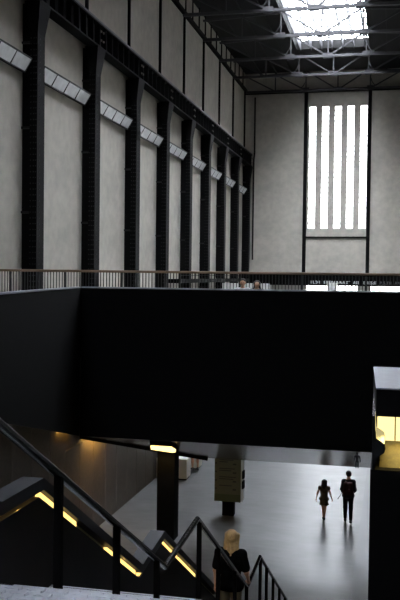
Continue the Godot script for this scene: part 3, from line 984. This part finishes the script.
# ------------------------------------------------------------------ stairs
const ST_R := -1.95
const ST_L := -3.6
func flight(o: Node3D, d0: float, c0: float, n: int) -> void:
	var rise := 1.8 / 11.0
	var run := 3.25 / 11.0
	for i in n:
		var st := mb()
		box(st, P(ST_L, c0 + rise * (i + 1), d0 + run * i), P(ST_R + 0.05, c0 + rise * (i + 1) + 0.05, d0 + run * (i + 1) + 0.03))
		put(st, "tread", M.tread, o)
		st = mb()
		box(st, P(ST_L, c0 + rise * i, d0 + run * i + 0.0), P(ST_R + 0.05, c0 + rise * (i + 1), d0 + run * i - 0.02))
		put(st, "riser", M.black, o)

func build_stairs() -> void:
	var o := Node3D.new()
	o.name = "staircase"
	add_child(o)
	structure(o, "straight stair of pale metal treads descending to the lower floor", "stairs")
	var st := mb()
	box(st, P(ST_L - 0.3, 1.63, 4.08), P(ST_R + 0.05, 1.83, -3.0)); put(st, "landing", M.tread, o)
	st = mb()
	box(st, P(ST_R + 0.05, 1.63, 4.08), P(WALL_R, 1.83, -3.0)); put(st, "landing", M.tread, o)
	flight(o, 4.08, 1.63, 11)
	st = mb(); box(st, P(ST_L, 3.43, 7.33), P(ST_R + 0.05, 3.6, 8.68)); put(st, "landing", M.tread, o)
	flight(o, 8.65, 3.43, 11)
	st = mb(); box(st, P(ST_L, 5.23, 11.9), P(ST_R + 0.05, 5.4, 13.18)); put(st, "landing", M.tread, o)
	flight(o, 13.15, 5.23, 19)
	# near handrail, one zigzag bar on square posts
	var hr := thing("stair_handrail", P(ST_R, 1.63, 4.08), "slim black zigzag handrail on square posts following the stair", "handrail")
	var off := hr.position
	var path := [Vector2(-2.0, 0.75), Vector2(3.95, 0.75), Vector2(7.33, 2.63), Vector2(8.62, 2.56), Vector2(11.9, 4.46), Vector2(13.1, 4.41), Vector2(18.6, 7.5)]
	var pp := []
	for q in path: pp.append(P(ST_R, q.y, q.x) - off)
	st = mb()
	tube(st, pp, 0.028, 10)
	put(st, "rail", M.black_gloss, hr)
	for d in [0.5, 2.3, 4.8, 5.93, 7.05, 8.72, 9.77, 10.9, 11.85, 13.15, 13.86, 14.7, 15.6, 16.5, 17.5, 18.4]:
		var c := 0.0
		for k in path.size() - 1:
			if d >= path[k].x and d <= path[k + 1].x:
				c = lerpf(path[k].y, path[k + 1].y, (d - path[k].x) / (path[k + 1].x - path[k].x))
		st = mb()
		box(st, P(ST_R - 0.024, c, d - 0.02) - off, P(ST_R + 0.024, c + 0.9, d + 0.02) - off)
		put(st, "post", M.black, hr)
	# far parapet with a lit recess below its cap
	var pr := thing("lit_parapet", P(ST_L, 3.43, 7.33), "black stair parapet with thick cap and warm lit recess", "parapet")
	off = pr.position
	var path2 := [Vector2(-2.0, 0.38), Vector2(4.3, 0.38), Vector2(7.4, 2.18), Vector2(8.4, 2.18), Vector2(12.15, 4.36), Vector2(13.4, 4.22), Vector2(18.0, 6.85)]
	var rel := []
	for q in path2: rel.append(q)
	st = mb(); band(st, rel, ST_L - 0.22, ST_L + 0.02, 0.0, 0.13)
	shift(put(st, "cap", M.cap, pr), off)
	st = mb(); band(st, rel, ST_L - 0.18, ST_L - 0.10, 0.13, 0.21)
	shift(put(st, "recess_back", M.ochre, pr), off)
	st = mb(); band(st, rel, ST_L - 0.18, ST_L - 0.03, 0.21, 1.75)
	shift(put(st, "wall_panel", M.parapet, pr), off)
	# strip lamps in the recess, two to a flight
	for seg in [[4.5, 5.7], [6.0, 7.3], [7.45, 8.35], [8.45, 9.55], [10.7, 12.0], [12.2, 13.35], [13.45, 14.55], [14.65, 16.0]]:
		var level: bool = seg[0] == 7.45
		var lamp := thing("strip_lamp", Vector3.ZERO, "strip lamp tucked up under the level cap of the stair parapet" if level else "warm strip lamp set in the sloping recess of the stair parapet", "strip lamp", "strip lamps in the stair parapet")
		var ab := []
		for d in seg:
			for k in path2.size() - 1:
				if d >= path2[k].x and d <= path2[k + 1].x:
					ab.append(Vector2(d, lerpf(path2[k].y, path2[k + 1].y, (d - path2[k].x) / (path2[k + 1].x - path2[k].x))))
		lamp.position = P(ST_L - 0.07, ab[0].y + 0.17, ab[0].x)
		st = mb(); band(st, ab, ST_L - 0.10, ST_L - (0.06 if level else 0.05), 0.135, 0.155 if level else 0.205)
		var tb := put(st, "tube", M.strip, lamp)
		shift(tb, lamp.position)
		st = mb(); band(st, ab, ST_L - 0.10, ST_L - 0.055, 0.13, 0.137)
		shift(put(st, "holder", M.black, lamp), lamp.position)
		var mid: Vector2 = (ab[0] + ab[1]) * 0.5
		lamp_light(P(ST_L - 0.04, mid.y + 0.17, mid.x) - lamp.position, Vector3(1, -0.35, 0).normalized(), Vector2(0.05, 0.05), Color(1.0, 0.80, 0.40), 0.1, lamp)

func shift(o: MeshInstance3D, off: Vector3) -> void:
	o.position = -off

func build_newel() -> void:
	var o := thing("lit_newel", P(0.1, 1.63, 4.9), "black parapet end with grey steel top and glowing yellow recess", "parapet")
	var off := o.position - Vector3(0.02, 0, 0)
	var st := mb()
	hexa(st, [P(-0.098, 0.79, 4.9) - off, P(0.42, 0.79, 4.9) - off, P(0.42, 0.79, 6.05) - off, P(-0.137, 0.79, 6.05) - off],
		[P(-0.098, 0.636, 4.9) - off, P(0.42, 0.636, 4.9) - off, P(0.42, 0.636, 6.05) - off, P(-0.137, 0.636, 6.05) - off])
	put(st, "cap", M.black, o)
	st = mb()
	hexa(st, [P(-0.10, 0.636, 4.895) - off, P(0.42, 0.636, 4.895) - off, P(0.42, 0.636, 6.05) - off, P(-0.14, 0.636, 6.05) - off],
		[P(-0.10, 0.628, 4.895) - off, P(0.42, 0.628, 4.895) - off, P(0.42, 0.628, 6.05) - off, P(-0.14, 0.628, 6.05) - off])
	put(st, "top_plate", M.newel_top, o)
	# wall below the recess
	st = mb(); box(st, P(-0.125, 1.10, 4.92) - off, P(0.42, 3.6, 6.05) - off); put(st, "wall_panel", M.black, o)
	# back of the recess
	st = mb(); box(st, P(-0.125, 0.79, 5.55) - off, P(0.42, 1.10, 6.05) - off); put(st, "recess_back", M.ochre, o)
	# glowing diffuser and the ochre reflector below it
	for e in [[-0.095, 0.008], [0.016, 0.15], [0.158, 0.40]]:
		st = mb(); box(st, P(e[0], 0.80, 5.30) - off, P(e[1], 1.0, 5.34) - off); put(st, "diffuser", M.diffuser, o)
	st = mb()
	hexa(st, [P(-0.075, 1.0, 5.30) - off, P(0.40, 1.0, 5.30) - off, P(0.40, 1.10, 5.0) - off, P(-0.075, 1.10, 5.0) - off],
		[P(-0.075, 1.0, 5.33) - off, P(0.40, 1.0, 5.33) - off, P(0.40, 1.10, 5.33) - off, P(-0.075, 1.10, 5.33) - off])
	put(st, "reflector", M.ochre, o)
	# rolled handrail profile hanging below the cap
	st = mb()
	var prof := []
	for p in [Vector2(-0.128, 0.79), Vector2(-0.112, 0.79), Vector2(-0.110, 0.86), Vector2(-0.104, 0.92), Vector2(-0.078, 0.935), Vector2(-0.058, 0.95), Vector2(-0.052, 0.975), Vector2(-0.058, 1.0), Vector2(-0.078, 1.015), Vector2(-0.100, 1.03), Vector2(-0.108, 1.10), Vector2(-0.128, 1.10)]:
		prof.append(p)
	var cc := P(-0.105, 0.95, 5.3) - off
	for i in prof.size():
		var a: Vector2 = prof[i]
		var b: Vector2 = prof[(i + 1) % prof.size()]
		face(st, [P(a.x + 0.01, a.y, 4.92) - off, P(b.x + 0.01, b.y, 4.92) - off, P(b.x - 0.006, b.y, 6.0) - off, P(a.x - 0.006, a.y, 6.0) - off], cc)
	var poly := PackedVector2Array(prof)
	var tri := Geometry2D.triangulate_polygon(poly)
	for i in range(0, tri.size(), 3):
		var v := []
		for k in 3: v.append(P(poly[tri[i + k]].x + 0.01, poly[tri[i + k]].y, 4.92) - off)
		face(st, v, cc)
	put(st, "handrail_profile", M.black_gloss, o)
	lamp_light(P(0.17, 0.88, 5.28) - off, Vector3(0, 0, 1), Vector2(0.4, 0.14), Color(1.0, 0.86, 0.48), 0.2, o)

# ------------------------------------------------------------------ far end
func build_far_things() -> void:
	# dark band with lettering above the doors
	var o := thing("lettered_band", P(CENTRE, 1.2, D_END - 0.95), "long black fascia band with white lettering above the entrance doors", "sign band")
	var st := mb(); box(st, Vector3(WALL_L - CENTRE + 1.0, 0, -0.4), Vector3(WALL_R - CENTRE - 0.03, 1.45, 0.0)); put(st, "band", M.black, o)
	var font := SystemFont.new()
	font.font_names = PackedStringArray(["Droid Sans"])
	font.font_weight = 700
	var x := -3.02
	for t in [["FLOR", 2], ["BREDANNA.IT", 2], ["AIE", 1], ["BRESdi", 1], ["P.S.TH", 0], ["AND", 0]]:
		var tm := TextMesh.new()
		tm.text = t[0]
		tm.font = font
		tm.font_size = 64
		tm.pixel_size = 0.0078
		tm.depth = 0.04
		tm.horizontal_alignment = HORIZONTAL_ALIGNMENT_LEFT
		tm.vertical_alignment = VERTICAL_ALIGNMENT_CENTER
		var q := put(tm, "lettering", [M.letter_dim, M.letter, M.letter][t[1]], o)
		q.position = Vector3(x, 0.42, 0.02)
		x += tm.get_aabb().size.x + 0.45
	# white drum of the revolving door in front of the band
	var rd := thing("revolving_door", Vector3(-7.3, 5.13, -106.2), "white revolving door drum standing before the glass doors", "door")
	st = mb(); tube(st, [Vector3(0, 0, 0), Vector3(0, 2.0, 0)], 0.62, 16); put(st, "drum", M.cloth_white, rd)
	st = mb(); tube(st, [Vector3(0, 2.0, 0), Vector3(0, 2.36, 0)], 0.68, 16); put(st, "canopy", M.white, rd)
	# pale hoarding on the ramp beside the left wall
	st = mb()
	var hb := thing("white_hoarding", Vector3(-14.3, ramp_y(84), -84), "pale white hoarding panels standing on the ramp by the wall", "hoarding")
	for i in 6:
		st = mb(); box(st, Vector3(-2.4 + i * 0.8, 0.02, -0.05), Vector3(-2.4 + i * 0.8 + 0.78, EYE - 0.80 - ramp_y(84), 0.05)); put(st, "panel", M.white, hb)
	# dark gallery ledge along the left wall
	var gl := thing("gallery_ledge", Vector3(WALL_L, EYE - 0.75, -106.0), "dark gallery ledge with thin rails along the far left wall", "gallery")
	st = mb(); box(st, Vector3(0, 0, 0), Vector3(1.4, 0.35, 36)); put(st, "ledge", M.column, gl)
	for y in [0.65, 0.95]:
		st = mb(); box(st, Vector3(1.32, y, 0), Vector3(1.38, y + 0.05, 36)); put(st, "rail", M.column, gl)
	for i in 13:
		st = mb(); box(st, Vector3(1.31, 0.35, i * 3.0 - 0.03), Vector3(1.39, 1.0, i * 3.0 + 0.03)); put(st, "rail_post", M.column, gl)

# ------------------------------------------------------------------ people
func build_people() -> void:
	# man walking away with a backpack
	var man := person(Vector3(-1.33, 0, -29.0), 0.0, 1.0, {
		cell = 0.02, top = M.cloth_dark, legs = M.cloth_black, hair = M.hair_dark, sleeve = 1.8,
		joints = {sl = Vector3(-0.165, 1.40, 0.01), sr = Vector3(0.165, 1.40, 0.01), el = Vector3(-0.215, 1.13, 0.02), wl = Vector3(-0.20, 0.98, -0.16), er = Vector3(0.215, 1.13, 0.02), wr = Vector3(0.18, 1.0, -0.18),
			kl = Vector3(-0.10, 0.50, -0.06), al = Vector3(-0.10, 0.09, -0.14), kr = Vector3(0.09, 0.50, 0.02), ar = Vector3(0.10, 0.12, 0.20)}},
		"man in dark clothes walking over the shiny floor with a backpack")
	var bp := thing("backpack", Vector3(-1.33, 1.0, -28.74), "dark reddish backpack on the walking man's back", "backpack")
	var st := mb()
	net(st, [[Vector3(-0.08, 0.08, 0), Vector3(-0.07, 0.36, 0), 0.10, 0.09], [Vector3(0.08, 0.08, 0), Vector3(0.07, 0.36, 0), 0.10, 0.09]], 0.018, 0.04)
	var bag := put(st, "bag", M.cloth_maroon, bp)
	st = mb(); net(st, [[Vector3(-0.06, 0.10, 0.09), Vector3(0.06, 0.10, 0.09), 0.05, 0.05]], 0.014, 0.02); put(st, "front_pocket", M.cloth_maroon, bag)
	for s in [-1.0, 1.0]:
		st = mb(); tube(st, [Vector3(0.10 * s, 0.36, -0.06), Vector3(0.12 * s, 0.44, -0.14), Vector3(0.12 * s, 0.46, -0.22)], 0.02, 6); put(st, "strap", M.cloth_black, bp)
	st = mb()
	tube(st, [Vector3(-1.54, 0.97, -29.18), Vector3(-1.70, 0.70, -29.26)], 0.011, 6)
	tag(put(st, "stick", M.stick), "thin pale stick held by the walking man", "stick")
	# girl beside him
	person(Vector3(-2.15, 0, -29.1), 0.0, 0.79, {
		cell = 0.02, top = M.cloth_olive, top_name = "top", legs = M.cloth_olive, skirt = true, hair = M.hair_dark, hair_len = 0.30, sleeve = 0.15,
		joints = {el = Vector3(-0.29, 1.14, 0.03), wl = Vector3(-0.33, 0.92, 0.0), er = Vector3(0.27, 1.15, 0.03), wr = Vector3(0.33, 0.93, -0.06),
			kl = Vector3(-0.04, 0.50, -0.05), al = Vector3(-0.03, 0.09, -0.10), kr = Vector3(0.05, 0.50, 0.03), ar = Vector3(0.03, 0.12, 0.16)}},
		"girl with long hair and short skirt walking beside the man")
	# blonde woman going down the stair
	person(P(-2.165, 5.23, 11.75), deg_to_rad(-4), 0.92, {
		cell = 0.014, top = M.cloth_black, legs = M.cloth_khaki, hair = M.hair_blonde, hair_len = 0.36, sleeve = 0.75, curl_r = 0.75,
		joints = {er = Vector3(0.25, 1.13, 0.0), wr = Vector3(0.235, 0.95, -0.19), el = Vector3(-0.23, 1.13, 0.03), wl = Vector3(-0.24, 0.88, -0.02),
			head = Vector3(0.01, 1.63, -0.02), kl = Vector3(-0.10, 0.50, -0.04), kr = Vector3(0.09, 0.50, 0.0)}},
		"blonde long-haired person in black T-shirt going down the stair")
	# two people sitting on the bridge
	var sit := {hl = Vector3(-0.09, 0.52, 0), hr = Vector3(0.09, 0.52, 0), kl = Vector3(-0.11, 0.54, 0.42), kr = Vector3(0.11, 0.54, 0.42), al = Vector3(-0.11, 0.12, 0.44), ar = Vector3(0.11, 0.12, 0.44),
		pelvis = Vector3(0, 0.55, 0), waist = Vector3(0, 0.68, 0), chest = Vector3(0, 0.90, 0), neck = Vector3(0, 1.06, 0), head = Vector3(0, 1.23, 0.02), sl = Vector3(-0.18, 1.01, 0), sr = Vector3(0.18, 1.01, 0),
		el = Vector3(-0.20, 0.75, 0.05), er = Vector3(0.20, 0.75, 0.05), wl = Vector3(-0.10, 0.66, 0.24), wr = Vector3(0.10, 0.66, 0.24)}
	var deck := EYE - 1.5
	person(Vector3(-4.62, deck + 0.06, -26.55), 0.0, 0.97, {cell = 0.018, facing = Vector3(0, 0, 1), top = M.cloth_white, legs = M.cloth_dark, hair = M.hair_dark, joints = sit, eyes = true},
		"dark-haired person in white shirt sitting on the footbridge")
	person(Vector3(-4.17, deck + 0.06, -26.55), 0.15, 0.94, {cell = 0.018, facing = Vector3(0, 0, 1), top = M.cloth_dark, legs = M.cloth_dark, hair = M.hair_dark, hair_len = 0.2, joints = sit, eyes = true},
		"long-haired person in dark top sitting on the footbridge")
	var b := thing("bridge_bench", Vector3(-4.40, deck + 0.06, -26.6), "black bench on the footbridge under the two sitting people", "bench")
	st = mb(); box(st, Vector3(-0.75, 0.34, -0.2), Vector3(0.75, 0.40, 0.22)); put(st, "seat", M.black, b)
	for s in [-0.65, 0.65]:
		st = mb(); box(st, Vector3(s - 0.04, -0.06, -0.18), Vector3(s + 0.04, 0.34, 0.2)); put(st, "leg", M.black, b)
	# someone resting on the low white block
	var sit2 := sit.duplicate()
	person(Vector3(-8.18, 0.02, -35.35), deg_to_rad(20), 1.0, {cell = 0.022, facing = Vector3(0, 0, 1), top = M.cloth_white, legs = M.cloth_khaki, trouser = 0.6, hair = M.hair_dark, joints = sit2},
		"bare-legged person sitting on the low white block bench")
	# two visitors by the far doors
	person(Vector3(-2.15, 5.13, -104.0), 0.0, 1.0, {cell = 0.03, fingers = false, top = M.cloth_blue, legs = M.cloth_dark, hair = M.hair_dark}, "person in blue top by the far glass doors")
	person(Vector3(-1.45, 5.13, -104.4), 0.3, 1.02, {cell = 0.03, fingers = false, top = M.cloth_red, legs = M.cloth_dark, hair = M.hair_dark}, "person in red top by the far glass doors")
